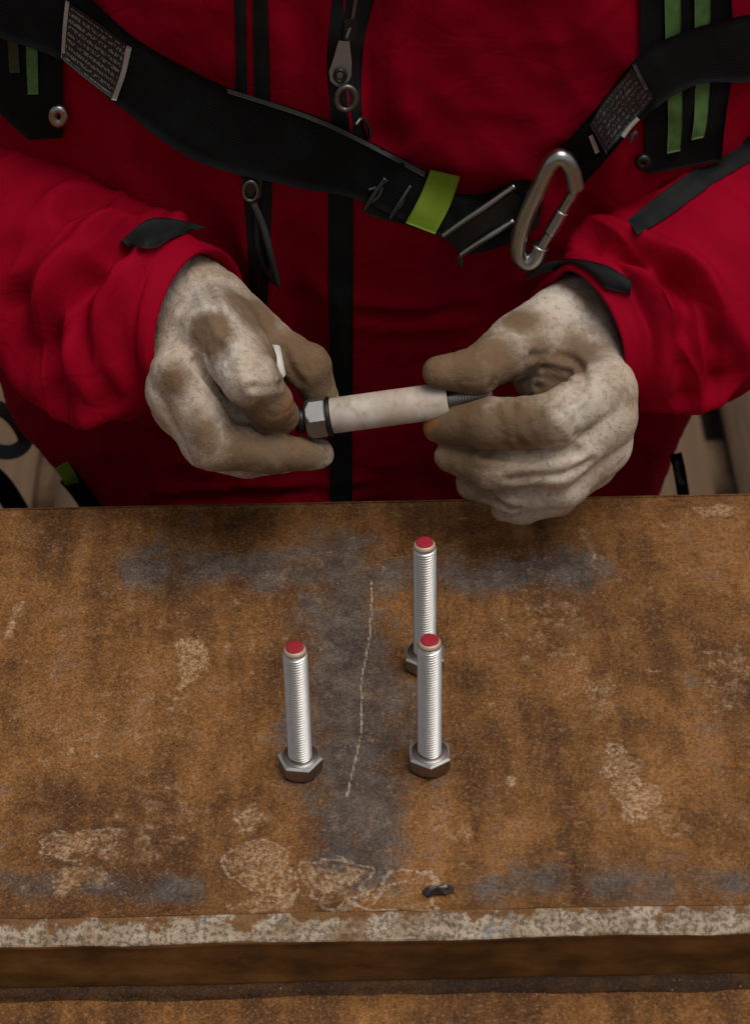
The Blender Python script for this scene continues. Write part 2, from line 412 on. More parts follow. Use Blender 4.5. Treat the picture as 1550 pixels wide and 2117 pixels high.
def blotch(px, py, rx, ry, fill=.7, edge=.8, ph=0):
    c = t2((px, py)); d = (wq2-c)/np.array([rx, ry]); ang = np.arctan2(d[:, 1], d[:, 0])
    r = np.linalg.norm(d, axis=1)*(1+.22*np.sin(2*ang+ph)+.14*np.sin(3*ang+2.1*ph+1)+.08*np.sin(5*ang+ph*3))
    lt[:] = np.maximum(lt, fill*(1-sstep(.7, 1.1, r)))
    ring[:] = np.maximum(ring, edge*np.exp(-((r-1)*min(rx, ry)/.0016)**2))
for a in [(548, 1790, .020, .020, .7, .62, .3), (515, 1690, .014, .010, .6, .3, 2), (700, 1820, .019, .016, .6, .58, 1.2),
          (830, 1850, .024, .013, .3, .70, 2.6), (165, 1740, .018, .015, .65, .6, 4), (160, 1820, .014, .012, .5, .45, 5), (225, 1745, .010, .010, .4, .4, 1),
          (555, 1860, .016, .007, .5, .4, 3), (1300, 1600, .014, .020, .95, .5, .8), (1345, 1650, .015, .012, .9, .45, 2.2), (1390, 1700, .012, .010, .4, .0, 2.2),
          (390, 1345, .011, .016, .9, .2, 1), (375, 1400, .008, .011, .7, .0, 2), (480, 1320, .020, .016, .2, .35, 5),
          (1230, 1420, .012, .03, .35, 0, 1), (1500, 1400, .02, .03, .3, 0, 2), (250, 1500, .045, .04, .22, 0, 3), (1130, 1300, .03, .05, .2, 0, 1),
          (1060, 1605, .006, .005, .8, 0, 1), (30, 1280, .006, .013, .8, 0, 1), (1480, 1050, .02, .006, .8, 0, 1), (330, 1700, .035, .03, .25, 0, 2),
          (1215, 1130, .004, .018, .5, 0, 2), (930, 1720, .02, .02, .3, 0, 1)]: blotch(*a)
def scratch(pts, wd, a):
    P2 = spline([list(t2(p)) for p in pts], 30)
    ring[:] = np.maximum(ring, a*np.exp(-(seg_dist(Q+.0012*(fbm(np.c_[Q*220, np.ones(len(Q))])[:, None]-.5)*2, P2)/wd)**2))
scratch([(768, 1200), (765, 1310), (748, 1400), (747, 1490), (735, 1570), (716, 1645)], .0009, .86)
scratch([(1330, 1385), (1420, 1388)], .0010, .55); scratch([(1480, 1380), (1540, 1470)], .0012, .4); scratch([(770, 1870), (800, 1830), (860, 1815)], .0012, .7)
hz = .0016*(fbm(np.c_[Q*14, np.zeros(len(Q))], 3)-.5)+.0010*(fbm(np.c_[Q*70, np.zeros(len(Q))], 3)-.5)+.0007*ring*0-.0006*np.clip(mill, 0, 1)*0
ed = sstep(0, .006, Q[:, 1]-yF)*sstep(0, .006, yB-Q[:, 1])
hz = (hz-.0008)*ed
wob = lambda x_: .0010*(fbm(np.c_[x_*28, x_*0, x_*0+2.], 3)-.5)*2
wob2 = lambda x_: .0011*(fbm(np.c_[x_*22, x_*0+4., x_*0], 3)-.5)*2
VT = np.c_[Q, hz]; n_, m_ = X.shape; VT[:, 1] += wob(Q[:, 0])*(1-sstep(0, .012, Q[:, 1]-yF))
top = mk('top_surface', VT, grid_faces(n_, m_)[:, ::-1], MAT['rust'], attr={'stain': np.stack([mill, lt, ring], 1)})
# sheared bevel strip, front face, underside, back edge: strips of the same profile
yc, zc = T(775, 1944, -.011)[1], -.011
def strip(name, prof, mat, amp, seed, nx=700, w1=None, w2=None):
    xx = np.linspace(-1.2, 1.2, nx); pr = np.asarray(prof); m = len(pr)
    Vv = np.zeros((nx, m, 3)); Vv[..., 0] = xx[:, None]; Vv[..., 1] = pr[:, 0]; Vv[..., 2] = pr[:, 1]
    q = Vv.reshape(-1, 3); dn = (fbm(q*np.array([60, 300, 300])+seed, 3)-.5)*2*amp
    inner = np.tile(np.r_[0, np.ones(m-2), 0], nx); dn = dn*inner
    lo = (fbm(np.c_[q[:, 0]*9, q[:, 0]*0, q[:, 0]*0+seed], 2)-.5)*2*amp*np.tile(np.r_[0, np.ones(m-2), 0], nx)
    q = q+np.c_[np.zeros(len(q)), -dn-lo, dn*.6]
    if w1 is not None: q[:, 1] += wob(q[:, 0])*np.tile(w1, nx)
    if w2 is not None: q[:, 1] += wob2(q[:, 0])*np.tile(w2, nx); q[:, 2] += .8*wob2(q[:, 0]+.31)*np.tile(w2, nx)
    return mk(name, q, grid_faces(nx, m), mat)
lin = lambda a, b, n: [(a[0]+(b[0]-a[0])*t, a[1]+(b[1]-a[1])*t) for t in np.linspace(0, 1, n)]
s1 = strip('sheared_edge', [(yF+.0015, -.0015)]+lin((yF, -.0002), (yc, zc), 16), MAT['edge'], .0014, 3, w1=np.r_[1, np.linspace(1, 0, 16)], w2=np.r_[0, np.linspace(0, 1, 16)])
s2 = strip('front_face', lin((yc+.0005, zc+.0005), (yc, zc-.002), 3)+lin((yc+.0005, zc-.003), (yc+.003, -.053), 10)+[(yc+.006, -.0548)], MAT['face'], .0008, 9, w2=np.r_[1, 1, 1, np.linspace(1, 0, 10), 0])
s3 = strip('back_face', lin((yB, -.0548), (yB+.001, -.004), 5)+[(yB, -.0002), (yB-.002, .0004)], MAT['rust2'], .0006, 5)
V, F = box(-1.195, 1.195, yF+.012, yB-.004, -.0548, -.006, 0); core = mk('plate_core', V, F, MAT['rust2'], smooth=False)
for o in (top, s1, s2, s3, core): keep(o, plate)
# loose flake of scale near the front edge
fc = T(905, 1842, .001)
th = np.linspace(0, 2*np.pi, 15)[:-1]; rr = .0048*(1+.35*np.sin(2*th+1)+.2*np.sin(5*th))
Vf = [(0, 0, .0035)]+[(r*.55*np.cos(t)*1.5, r*.5*np.sin(t), .003+.001*np.sin(3*t)) for r, t in zip(rr, th)]+[(r*np.cos(t)*1.5, r*.8*np.sin(t), 0) for r, t in zip(rr, th)]
Ff = [(0, 1+i, 1+(i+1) % 14) for i in range(14)]+[(1+i, 15+i, 15+(i+1) % 14, 1+(i+1) % 14) for i in range(14)]
fl = mk('scale_flake', Vf, Ff, m_steel('bright_scale', (.12, .11, .10), .45, .8), smooth=False, loc=tuple(fc))
tag(fl, 'small dark metallic flake lying near the plate front edge', 'metal flake')
beam = empty('rusty_steel_beam', (0, .05, -.60)); tag(beam, 'rusty steel beam under the thick plate, its flange jutting out in front', 'steel beam')
nx = 300; xx = np.linspace(-1.4, 1.4, nx); yy = np.linspace(-.42, .235, 90); X2, Y2 = np.meshgrid(xx, yy, indexing='ij'); q2 = np.c_[X2.ravel(), Y2.ravel(), np.zeros(X2.size)]
q2[:, 2] = -.0555+.0030*(fbm(q2*np.array([22, 40, 1]), 4)-.5)-.0015
fl1 = mk('flange_skin', q2, grid_faces(nx, 90)[:, ::-1], MAT['rust2'])
V, F = box(-1.4, 1.4, -.42, .235, -.082, -.0595, .002); f2 = mk('top_flange', V, F, MAT['rust2'])
V, F = box(-1.4, 1.4, -.02, .0, -.568, -.082, .001); f3 = mk('web', V, F, MAT['rust2'])
V, F = box(-1.4, 1.4, -.21, .19, -.592, -.568, .002); f4 = mk('bottom_flange', V, F, MAT['rust2'])
for o in (fl1, f2, f3, f4): keep(o, beam)
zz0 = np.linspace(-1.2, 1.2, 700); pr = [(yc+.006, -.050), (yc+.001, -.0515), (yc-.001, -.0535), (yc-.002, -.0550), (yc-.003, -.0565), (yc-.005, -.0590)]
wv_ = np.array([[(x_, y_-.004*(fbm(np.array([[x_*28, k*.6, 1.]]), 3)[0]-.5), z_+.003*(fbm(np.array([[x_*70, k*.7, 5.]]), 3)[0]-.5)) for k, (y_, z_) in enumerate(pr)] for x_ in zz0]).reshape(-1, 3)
wb = mk('dark_crevice_strip', wv_, grid_faces(700, 6), m_rust('dark_strip_rust', False, .26)); keep(wb, beam)  # darker, uneven strip along the joint of plate and flange
for k, xx_ in enumerate((-.9, .9)):
    V, F = box(xx_-.1, xx_+.1, -.35, .35, FLOOR, -.592, .004)
    tag(mk('timber_block', V, F, MAT['wood']), 'stacked timber block carrying the beam at its %s end' % ('left', 'right')[k], 'timber', 'timber blocks under the beam')

# ------------------------------------------------------------------ bolts
def thread_mesh(r, z0, z1, pitch=.002, depth=.0015, seg=36, per=8):
    nz = int((z1-z0)/pitch*per)+1; z = np.linspace(z0, z1, nz); t = np.arange(seg)*2*np.pi/seg
    Z, A = np.meshgrid(z, t, indexing='ij'); ph = (Z/pitch-A/(2*np.pi)) % 1
    tri = np.clip(1.25*np.abs(2*ph-1)-.1, 0, 1); rr = r-depth*(1-tri)
    rr *= np.where(Z > z1-.0015, 1-.10*(Z-(z1-.0015))/.0015, 1)
    V = np.stack([rr*np.cos(A), rr*np.sin(A), Z], -1).reshape(-1, 3)
    F = [tuple(f) for f in grid_faces(nz, seg, True)]; F += [tuple((nz-1)*seg+j for j in range(seg)), tuple(range(seg))[::-1]]
    return V, F
def lathe(prof, seg=36):
    pr = np.asarray(prof, float); t = np.arange(seg)*2*np.pi/seg
    V = np.stack([pr[:, 0:1]*np.cos(t), pr[:, 0:1]*np.sin(t), np.repeat(pr[:, 1:2], seg, 1)], -1).reshape(-1, 3)
    n = len(pr); F = [tuple(f) for f in grid_faces(n, seg, True)]
    F += [tuple(range(seg))[::-1], tuple((n-1)*seg+j for j in range(seg))]
    return V, F
def hex_head(af, h, cham=.0016, seg=72, lip=.0008):
    # hex prism, underside (z=h) with crisp edge, far side (z=0) chamfered round
    t = np.arange(seg)*2*np.pi/seg; R = af/2
    a = (t+np.pi/6) % (np.pi/3)-np.pi/6; rh = R/np.cos(a); rh = np.minimum(rh, R*1.15)
    rc = np.minimum(rh, R*1.0)
    rings = [(rc*.96, 0), (np.minimum(rh, R*1.03), .0011), (np.minimum(rh, R*1.09), .0021), (rh, .0032), (rh, h-lip), (rh-lip*.8, h-.0001), (rh*.92, h), (np.full(seg, R*.86), h), (np.full(seg, R*.85), h+.0005), (np.full(seg, R*.2), h+.0005)]
    V = np.concatenate([np.stack([r*np.cos(t), r*np.sin(t), np.full(seg, z)], 1) for r, z in rings])
    F = [tuple(f) for f in grid_faces(len(rings), seg, True)]; F += [tuple(range(seg))[::-1], tuple((len(rings)-1)*seg+j for j in range(seg))]
    return V, F
AF, HH, RS = .0242, .0112, .0074
def solve_len(base, pytop):
    lo, hi = .05, .15
    for _ in range(40):
        m = (lo+hi)/2
        if proj(base+np.array([0, 0, m]))[1] > pytop: lo = m
        else: hi = m
    return m
hv = hex_head(AF, HH-.0014, lip=.0004)
def lit_rim(af, z0, z1, seg=72):
    t = np.arange(seg)*2*np.pi/seg; R = af/2; a = (t+np.pi/6) % (np.pi/3)-np.pi/6; rh = np.minimum(R/np.cos(a), R*1.15)
    rings = [(rh*.99, z0), (rh*1.004, z0+.0001), (rh*1.004, z0+.0003), (rh-.0012, z1), (np.full(seg, R*.87), z1+.0001), (np.full(seg, R*.84), z1-.0003), (np.full(seg, R*.3), z1-.0003)]
    V = np.concatenate([np.stack([r*np.cos(t), r*np.sin(t), np.full(seg, z)], 1) for r, z in rings])
    F = [tuple(f) for f in grid_faces(len(rings), seg, True)]; F += [tuple(range(seg))[::-1], tuple((len(rings)-1)*seg+j for j in range(seg))]
    return V, F
rim_v = lit_rim(AF, HH-.0015, HH)
def standing(px, py, pytop, rot, label, src=None):
    b = T(px, py); b[2] = .0002
    L = solve_len(b, pytop)
    o = empty('hex_bolt', tuple(b)); o.rotation_euler[2] = rot
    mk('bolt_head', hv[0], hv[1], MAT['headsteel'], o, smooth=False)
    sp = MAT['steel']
    mk('lit_rim', rim_v[0], rim_v[1], MAT['steel'], o, smooth=False)  # bright ring: light caught by the head edge, put into its colour
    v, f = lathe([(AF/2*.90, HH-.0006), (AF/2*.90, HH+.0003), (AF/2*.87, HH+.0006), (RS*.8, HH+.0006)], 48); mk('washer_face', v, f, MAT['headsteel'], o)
    v, f = thread_mesh(RS, HH, L-.0052); mk('threaded_shank', v, f, sp, o)
    v, f = lathe([(RS*.92, L-.0053), (RS*.90, L-.0040), (RS*.74, L-.0022)]); mk('bare_tip', v, f, MAT['bare'], o)
    v, f = lathe([(RS*.745, L-.0024), (RS*.71, L-.0017), (RS*.60, L-.0013), (RS*.35, L-.0011), (RS*.05, L-.0010)]); mk('painted_end', v, f, MAT['paint'], o)
    tag(o, label, 'bolt', 'hex bolts standing on their heads'); return o
standing(622, 1589, 1333, math.radians(22), 'hex bolt standing alone on the left, red painted end up')
standing(888, 1580, 1318, math.radians(1), 'front right hex bolt standing before another bolt, red painted end up')
standing(878, 1374, 1116, math.radians(-3), 'rear hex bolt half hidden behind another, red painted end up')

# ------------------------------------------------------------------ jacket
person = empty('person', (0, .56, FLOOR)); tag(person, 'worker in red jacket and dusty gloves holding a sleeved bolt over the plate', 'person')
def catm(zs, vals, z): return np.interp(z, zs, vals)
nz, nt_ = 300, 420
zz = np.linspace(-.46, .62, nz); th = np.linspace(0, 2*np.pi, nt_+1)[:-1]
Zg, Ag = np.meshgrid(zz, th, indexing='ij')
aW = np.interp(zz, [-.46, -.2, -.11, 0, .1, .3, .45, .56, .62], [.235, .227, .248, .268, .275, .275, .26, .18, .09])
bD = np.interp(zz, [-.46, -.2, 0, .2, .4, .56, .62], [.145, .135, .140, .150, .15, .12, .08])
yC = np.interp(zz, [-.46, -.2, 0, .2, .4, .62], [.56, .54, .515, .49, .465, .46])
for arr in (aW, bD, yC):
    k = np.ones(15)/15; p = np.pad(arr, 7, mode='edge'); arr[:] = np.convolve(p, k, 'valid')
ex = 2/2.5
cx, sx = np.cos(Ag), np.sin(Ag)
aL = np.interp(zz, [-.46, -.26, -.2, -.13, -.054, .12, .3, .45, .56, .62], [.24, .212, .224, .272, .302, .305, .285, .26, .18, .09]); aL = np.convolve(np.pad(aL, 7, mode='edge'), np.ones(15)/15, 'valid')
XX = .004+np.where(cx < 0, aL[:, None], aW[:, None])*np.sign(cx)*np.abs(cx)**ex; YY = yC[:, None]+bD[:, None]*np.sign(sx)*np.abs(sx)**ex
TV = np.stack([XX, YY, Zg], -1).reshape(-1, 3)
def normals(Vv, n, m):
    G = Vv.reshape(n, m, 3); du = np.roll(G, -1, 1)-np.roll(G, 1, 1); dv = np.gradient(G, axis=0)
    N = np.cross(du, dv); N /= np.linalg.norm(N, axis=-1)[..., None]+1e-9; return N.reshape(-1, 3)
def fold(q, dirs, amp, seed):
    w = q+.02*(np.stack([fbm(q*9+seed), fbm(q*9+seed+20), fbm(q*9+seed+40)], 1)-.5)
    r = 1-np.abs(2*fbm((w@np.asarray(dirs, float).T)+seed, 2)-1)
    return amp*(r**3-.35)
TN = normals(TV, nz, nt_)
disp = fold(TV, np.diag([26, 10, 20]), .0022, 31)+fold(TV, [[30, 0, 22], [0, 9, 0], [-12, 0, 16]], .0016, 47)+fold(TV, np.diag([9, 3, 4]), .008, 3)+fold(TV, [[14, 0, 10], [0, 3, 0], [-4, 0, 6]], .004, 11)+.006*(fbm(TV*7, 2)-.5)
TV = TV+TN*disp[:, None]
def bvh(Vv, F): return BVHTree.FromPolygons([tuple(v) for v in Vv], [tuple(f) for f in F])
def cast(b, px, py):
    h = b.ray_cast(Vector(CAM), Vector(ray(px, py)))
    return np.array(h[0]) if h[0] is not None else None
TF = grid_faces(nz, nt_, True)
def crease(Vv, Fq, n, m, lines):
    b = bvh(Vv, Fq); N = normals(Vv, n, m); D = np.zeros(len(Vv))
    for pts, depth, wd, lip in lines:
        P3 = [cast(b, *p) for p in pts]; P3 = [p for p in P3 if p is not None]
        if len(P3) < 2: continue
        C = spline(P3, 24); d = seg_dist(Vv, C)
        # fade at the two ends
        e = np.minimum(np.linalg.norm(Vv-C[0], axis=1), np.linalg.norm(Vv-C[-1], axis=1)); fade = .35+.65*sstep(0, wd*3, e)
        D += fade*(-depth*np.exp(-(d/wd)**2)+lip*np.exp(-((d-2.0*wd)/(1.1*wd))**2))
    return Vv+N*D[:, None]
TV = crease(TV, TF, nz, nt_, [
    ([(640, 0), (655, 120), (640, 260)], .006, .010, .004), ([(765, 0), (755, 130), (790, 270)], .007, .009, .006),
    ([(640, 640), (636, 760), (640, 1000)], .006, .012, .003), ([(735, 640), (820, 655), (960, 640)], .0035, .006, .002),
    ([(780, 300), (900, 400), (1000, 420)], .006, .016, .004), ([(330, 330), (420, 440), (470, 560)], .007, .012, .004),
    ([(400, 340), (470, 420), (480, 600)], .005, .010, .004), ([(600, 420), (610, 600), (600, 700)], .005, .014, .004),
    ([(1180, 330), (1200, 430), (1180, 520)], .006, .012, .004), ([(740, 1010), (560, 1020), (330, 1032)], .003, .005, .002),
    ([(830, 100), (850, 300)], .003, .02, .002), ([(1080, 60), (1180, 160)], .004, .02, .003)])
capb = len(TV); TVc = np.vstack([TV, [[.004, yC[-1], .625]], [[.004, yC[0], -.46]]])
TFl = [tuple(f) for f in TF]+[((nz-1)*nt_+j, (nz-1)*nt_+(j+1) % nt_, capb) for j in range(nt_)]+[((j+1) % nt_, j, capb+1) for j in range(nt_)]
jacket = mk('jacket', TVc, TFl, MAT['red']); TB = bvh(TV, TF)

def sleeve(name, pts, radii, lines, seed, ell=1.0):
    n, m = 480, 260
    C = spline(pts, n); r = np.interp(np.linspace(0, len(pts)-1, n), np.arange(len(pts)), radii)
    k = np.ones(21)/21; r = np.convolve(np.pad(r, 10, mode='edge'), k, 'valid')
    Tn, N, B = frames(C); th = np.linspace(0, 2*np.pi, m+1)[:-1]
    Vv = C[:, None]+r[:, None, None]*(np.cos(th)[None, :, None]*N[:, None]*ell+np.sin(th)[None, :, None]*B[:, None])
    s = np.r_[0, np.cumsum(np.linalg.norm(np.diff(C, axis=0), axis=1))]; Sg = np.repeat(s[:, None], m, 1)
    par = np.stack([Sg, np.broadcast_to(np.cos(th)*.06, Sg.shape), np.broadcast_to(np.sin(th)*.06, Sg.shape)], -1).reshape(-1, 3)
    Vv = Vv.reshape(-1, 3); Nn = normals(Vv, n, m)
    if (Nn.reshape(n, m, 3)[n//2, 0]@(Vv.reshape(n, m, 3)[n//2, 0]-C[n//2])) < 0: Nn = -Nn; flip = True
    else: flip = False
    fad = sstep(0.0, .045, Sg.ravel())
    disp = fad*(fold(par, np.diag([36, 8, 8]), .0038, seed+9)+fold(par, [[30, 14, 0], [-6, 9, 0], [0, 0, 9]], .0026, seed+14)+fold(par, np.diag([13, 7, 7]), .009, seed)+fold(par, [[20, 8, 0], [-5, 9, 0], [0, 0, 9]], .005, seed+5))+.004*(fbm(par*14+seed, 2)-.5)
    disp = disp-.0022*np.exp(-((Sg.ravel()-.014)/.0026)**2)+.0012*np.exp(-((Sg.ravel()-.004)/.004)**2)
    Vv = Vv+Nn*disp[:, None]
    Fq = grid_faces(n, m, True)
    if flip: Fq = Fq[:, ::-1]
    b = bvh(Vv, Fq); D = np.zeros(len(Vv))
    for P2, depth, wd, lip in lines:
        P3 = [cast(b, *p) for p in P2]; P3 = [p for p in P3 if p is not None]
        if len(P3) < 2: continue
        Cc = spline(P3, 24); d = seg_dist(Vv, Cc); e = np.minimum(np.linalg.norm(Vv-Cc[0], axis=1), np.linalg.norm(Vv-Cc[-1], axis=1))
        D += 1.45*(.3+.7*sstep(0, wd*3, e))*(-depth*np.exp(-(d/wd)**2)+lip*np.exp(-((d-2*wd)/(1.1*wd))**2))
    Vv = Vv+Nn*D[:, None]
    # rolled hem and dark inside
    G = Vv.reshape(n, m, 3); ctr = G[0].mean(0)
    rim = [G[0]+.0025*(-Tn[0])+(ctr-G[0])*.02, G[0]+(ctr-G[0])*.07-.001*Tn[0], G[6]+(C[6]-G[6])*.12, G[30]+(C[30]-G[30])*.12, G[60]+(C[60]-G[60])*.15]
    ins = np.concatenate([x for x in rim[::-1]]); full = np.vstack([ins, Vv]); nn = n+len(rim)
    FF = grid_faces(nn, m, True)
    if flip: FF = FF[:, ::-1]
    o = mk(name, full, FF, MAT['red'], jacket)
    return o, bvh(Vv, Fq)
SL, SLB = sleeve('sleeve', [P(412, 678, .284), P(330, 662, .300), P(220, 622, .333), P(60, 520, .385), P(-90, 440, .44), P(-130, 250, .47), P(-90, -60, .485), P(20, -420, .48)],
    [.053, .058, .069, .078, .084, .083, .083, .080],
    [([(405, 440), (300, 480), (215, 545), (160, 610), (130, 700), (145, 790)], .013, .010, .008),
     ([(200, 590), (190, 680), (215, 800)], .007, .008, .006), ([(160, 440), (250, 440), (330, 450)], .006, .008, .004),
     ([(255, 560), (240, 680), (270, 800)], .004, .009, .003), ([(30, 560), (60, 700)], .006, .014, .005), ([(60, 640), (110, 790)], .008, .012, .005),
     ([(120, 330), (300, 380), (390, 430)], .004, .012, .004)], 2)
SR, SRB = sleeve('sleeve', [P(1190, 712, .282), P(1258, 690, .300), P(1360, 640, .33), P(1490, 565, .38), P(1640, 470, .44), P(1690, 270, .47), P(1650, -60, .485), P(1540, -420, .48)],
    [.049, .054, .068, .078, .084, .083, .083, .080],
    [([(1240, 520), (1330, 545), (1400, 590), (1460, 680), (1480, 760)], .012, .009, .008),
     ([(1390, 590), (1410, 680), (1440, 790)], .010, .009, .006), ([(1395, 700), (1390, 800)], .007, .009, .004),
     ([(1250, 460), (1320, 420), (1450, 340)], .004, .008, .003), ([(1380, 470), (1450, 540), (1550, 600)], .004, .018, .004), ([(1330, 850), (1400, 870)], .007, .01, .004)], 23)

# draped ribbons
def resample(pts, n):
    pts = np.asarray(pts, float); C = spline(pts, 200) if len(pts) > 2 else np.linspace(pts[0], pts[1], 200)
    s = np.r_[0, np.cumsum(np.linalg.norm(np.diff(C, axis=0), axis=1))]; t = np.linspace(0, s[-1], n)
    return np.stack([np.interp(t, s, C[:, k]) for k in range(2)], 1)
def blur(A, k=1):
    for _ in range(k):
        p = np.pad(A, 1, mode='edge'); A = (p[:-2, 1:-1]+p[2:, 1:-1]+p[1:-1, :-2]+p[1:-1, 2:]+2*A)/6
    return A
def drape(name, e1, e2, B, off, thick, mat, parent, n=70, m=9, bl=8, bulge=0, rough=0):
    A1, A2 = resample(e1, n), resample(e2, n); Yg = np.full((n, m), np.nan); px = np.zeros((n, m, 2))
    for i in range(n):
        for j in range(m):
            px[i, j] = A1[i]+(A2[i]-A1[i])*j/(m-1); h = cast(B, *px[i, j])
            if h is not None: Yg[i, j] = h[1]
    for j in range(m):
        ok = ~np.isnan(Yg[:, j])
        Yg[:, j] = np.interp(np.arange(n), np.where(ok)[0], Yg[ok, j]) if ok.any() else np.nan
    if np.isnan(Yg).any(): Yg[np.isnan(Yg)] = np.nanmean(Yg)
    Yb = blur(np.minimum(blur(Yg, bl), Yg), 2)-off
    t = np.linspace(-1, 1, m); Yb = Yb-bulge*(1-t**2)[None, :]
    if rough: Yb = Yb+rough*(fbm(np.concatenate([px*.03, np.zeros((n, m, 1))], -1), 2)-.5)
    Vf = np.array([[P(px[i, j, 0], px[i, j, 1], Yb[i, j]) for j in range(m)] for i in range(n)])
    Vb = np.array([[P(px[i, j, 0], px[i, j, 1], Yb[i, j]+thick) for j in range(m)] for i in range(n)])
    c = Vf.mean(1, keepdims=True); Vb = c+(Vb-c)*.99
    Vall = np.vstack([Vf.reshape(-1, 3), Vb.reshape(-1, 3)]); k = n*m; F = grid_faces(n, m)
    fr = [tuple(f) for f in F]+[tuple(f[::-1]+k) for f in F]
    bd = [i*m for i in range(n)]+[(n-1)*m+j for j in range(1, m)]+[i*m+m-1 for i in range(n-2, -1, -1)]+[j for j in range(m-2, 0, -1)]
    fr += [(bd[(q+1) % len(bd)], bd[q], bd[q]+k, bd[(q+1) % len(bd)]+k) for q in range(len(bd))]
    # orientation: front faces the camera
    a, b_, c_ = Vall[F[0][0]], Vall[F[0][1]], Vall[F[0][2]]
    if np.cross(b_-a, c_-a)@(CAM-a) < 0: fr = [f[::-1] for f in fr]
    U = np.stack(np.meshgrid(np.linspace(0, 1, n), np.linspace(0, 1, m), indexing='ij'), -1).reshape(-1, 2); U = np.vstack([U, U])
    o = mk(name, Vall, fr, mat, parent, uv=U)
    return o
# front zip
drape('zipper_placket', [(678, 380), (680, 700), (682, 1060)], [(730, 380), (730, 700), (728, 1060)], TB, .0015, .004, MAT['black'], jacket, bl=2)
drape('zipper_tape', [(690, -30), (676, 120), (684, 260), (684, 390)], [(782, -30), (752, 90), (748, 230), (765, 300)], TB, .0010, .003, MAT['black'], jacket, bl=2)
drape('pocket_zipper', [(484, -30), (487, 120), (490, 280), (505, 420), (520, 640)], [(508, -30), (510, 120), (514, 280), (530, 420), (538, 640)], TB, .0015, .003, MAT['black'], jacket, bl=1, bulge=.001)
drape('pocket_zipper', [(522, -30), (524, 120), (530, 280), (536, 420), (540, 650)], [(552, -30), (556, 120), (560, 280), (562, 420), (552, 650)], TB, .0015, .003, MAT['black'], jacket, bl=1, bulge=.001)
# zip pulls
def on(B, px, py, off):
    h = cast(B, px, py); return P(px, py, h[1]-off)
def plate_px(name, outline, B, off, thick, mat, parent, smooth=False):
    Y0 = np.mean([on(B, *p, off)[1] for p in outline]); n = len(outline)
    Vv = [P(*p, Y0) for p in outline]+[P(*p, Y0+thick) for p in outline]
    F = [tuple(range(n)), tuple(range(n, 2*n))[::-1]]+[((i+1) % n, i, i+n, (i+1) % n+n) for i in range(n)]
    return mk(name, Vv, F, mat, parent, smooth=smooth)
def ring_px(name, c, rx, ry, rot, B, off, r, mat, parent):
    t = np.linspace(0, 2*np.pi, 25)[:-1]; Y0 = on(B, *c, off)[1]
    pts = [P(c[0]+rx*np.cos(a)*np.cos(rot)-ry*np.sin(a)*np.sin(rot), c[1]+rx*np.cos(a)*np.sin(rot)+ry*np.sin(a)*np.cos(rot), Y0) for a in t]
    v, f = tube(pts, r, 8, closed=True); return mk(name, v, f, mat, parent)
def wire_px(name, pts, B, off, r, mat, parent, n=30):
    C = np.array([on(B, *p, off) for p in resample(pts, n)]); Yb = blur(C[:, 1:2].repeat(3, 1), 4)[:, 1]
    C = np.array([P(*p, y) for p, y in zip(resample(pts, n), Yb)]); v, f = tube(C, r, 8); return mk(name, v, f, mat, parent)
MAT['zinc'] = m_steel('grey_zipper_metal', (.42, .42, .43), .5, .1)
MAT['dull'] = m_steel('dull_zipper_teeth', (.20, .19, .17), .45, .4)
pl = plate_px('zip_pull', [(700, 84), (722, 86), (727, 128), (726, 158), (715, 176), (697, 180), (683, 168), (680, 148), (690, 120)], TB, .010, .003, MAT['zinc'], jacket)
ring_px('pull_eye', (703, 157), 11, 12, 0, TB, .0105, .0012, MAT['dark'], pl)
ring_px('pull_ring', (716, 203), 20, 24, .2, TB, .009, .0018, MAT['dull'], pl)
plate_px('zip_slider', [(712, 40), (738, 38), (736, 78), (722, 92), (710, 80)], TB, .008, .004, MAT['dark'], jacket)
wire_px('zip_teeth', [(738, -20), (728, 40), (716, 80)], TB, .006, .0012, MAT['dull'], jacket)
wire_px('zip_teeth', [(735, 258), (748, 245), (762, 262), (764, 285)], TB, .007, .0013, MAT['dull'], jacket)
plate_px('pocket_pull', [(500, 372), (522, 364), (542, 372), (540, 408), (520, 418), (500, 408)], TB, .009, .003, MAT['dark'], jacket)
ring_px('pocket_pull_ring', (518, 395), 15, 20, 0, TB, .010, .0012, MAT['dull'], jacket)
wire_px('pull_cord', [(524, 420), (545, 470), (560, 530), (574, 588)], TB, .009, .0022, MAT['grey'], jacket)
wire_px('pull_cord', [(530, 440), (532, 510), (548, 560), (574, 588)], TB, .008, .0018, MAT['black'], jacket)
# sleeve trims
drape('cuff_tab', [(250, 497), (310, 452), (380, 456), (428, 470)], [(270, 512), (322, 512), (355, 492), (402, 476)], SLB, .006, .005, MAT['black'], SL, n=40, bl=25, bulge=.002)
drape('cuff_tab', [(1082, 572), (1120, 545), (1180, 535), (1250, 548), (1306, 580)], [(1088, 580), (1130, 562), (1180, 563), (1240, 592), (1302, 608)], SRB, .003, .004, MAT['black'], SR, n=40, bl=4, bulge=.002)
drape('sleeve_zip_strip', [(1296, 455), (1370, 395), (1460, 335), (1570, 272)], [(1318, 486), (1390, 440), (1480, 375), (1580, 318)], SRB, .003, .004, MAT['black'], SR, n=50, bl=14, bulge=.002)

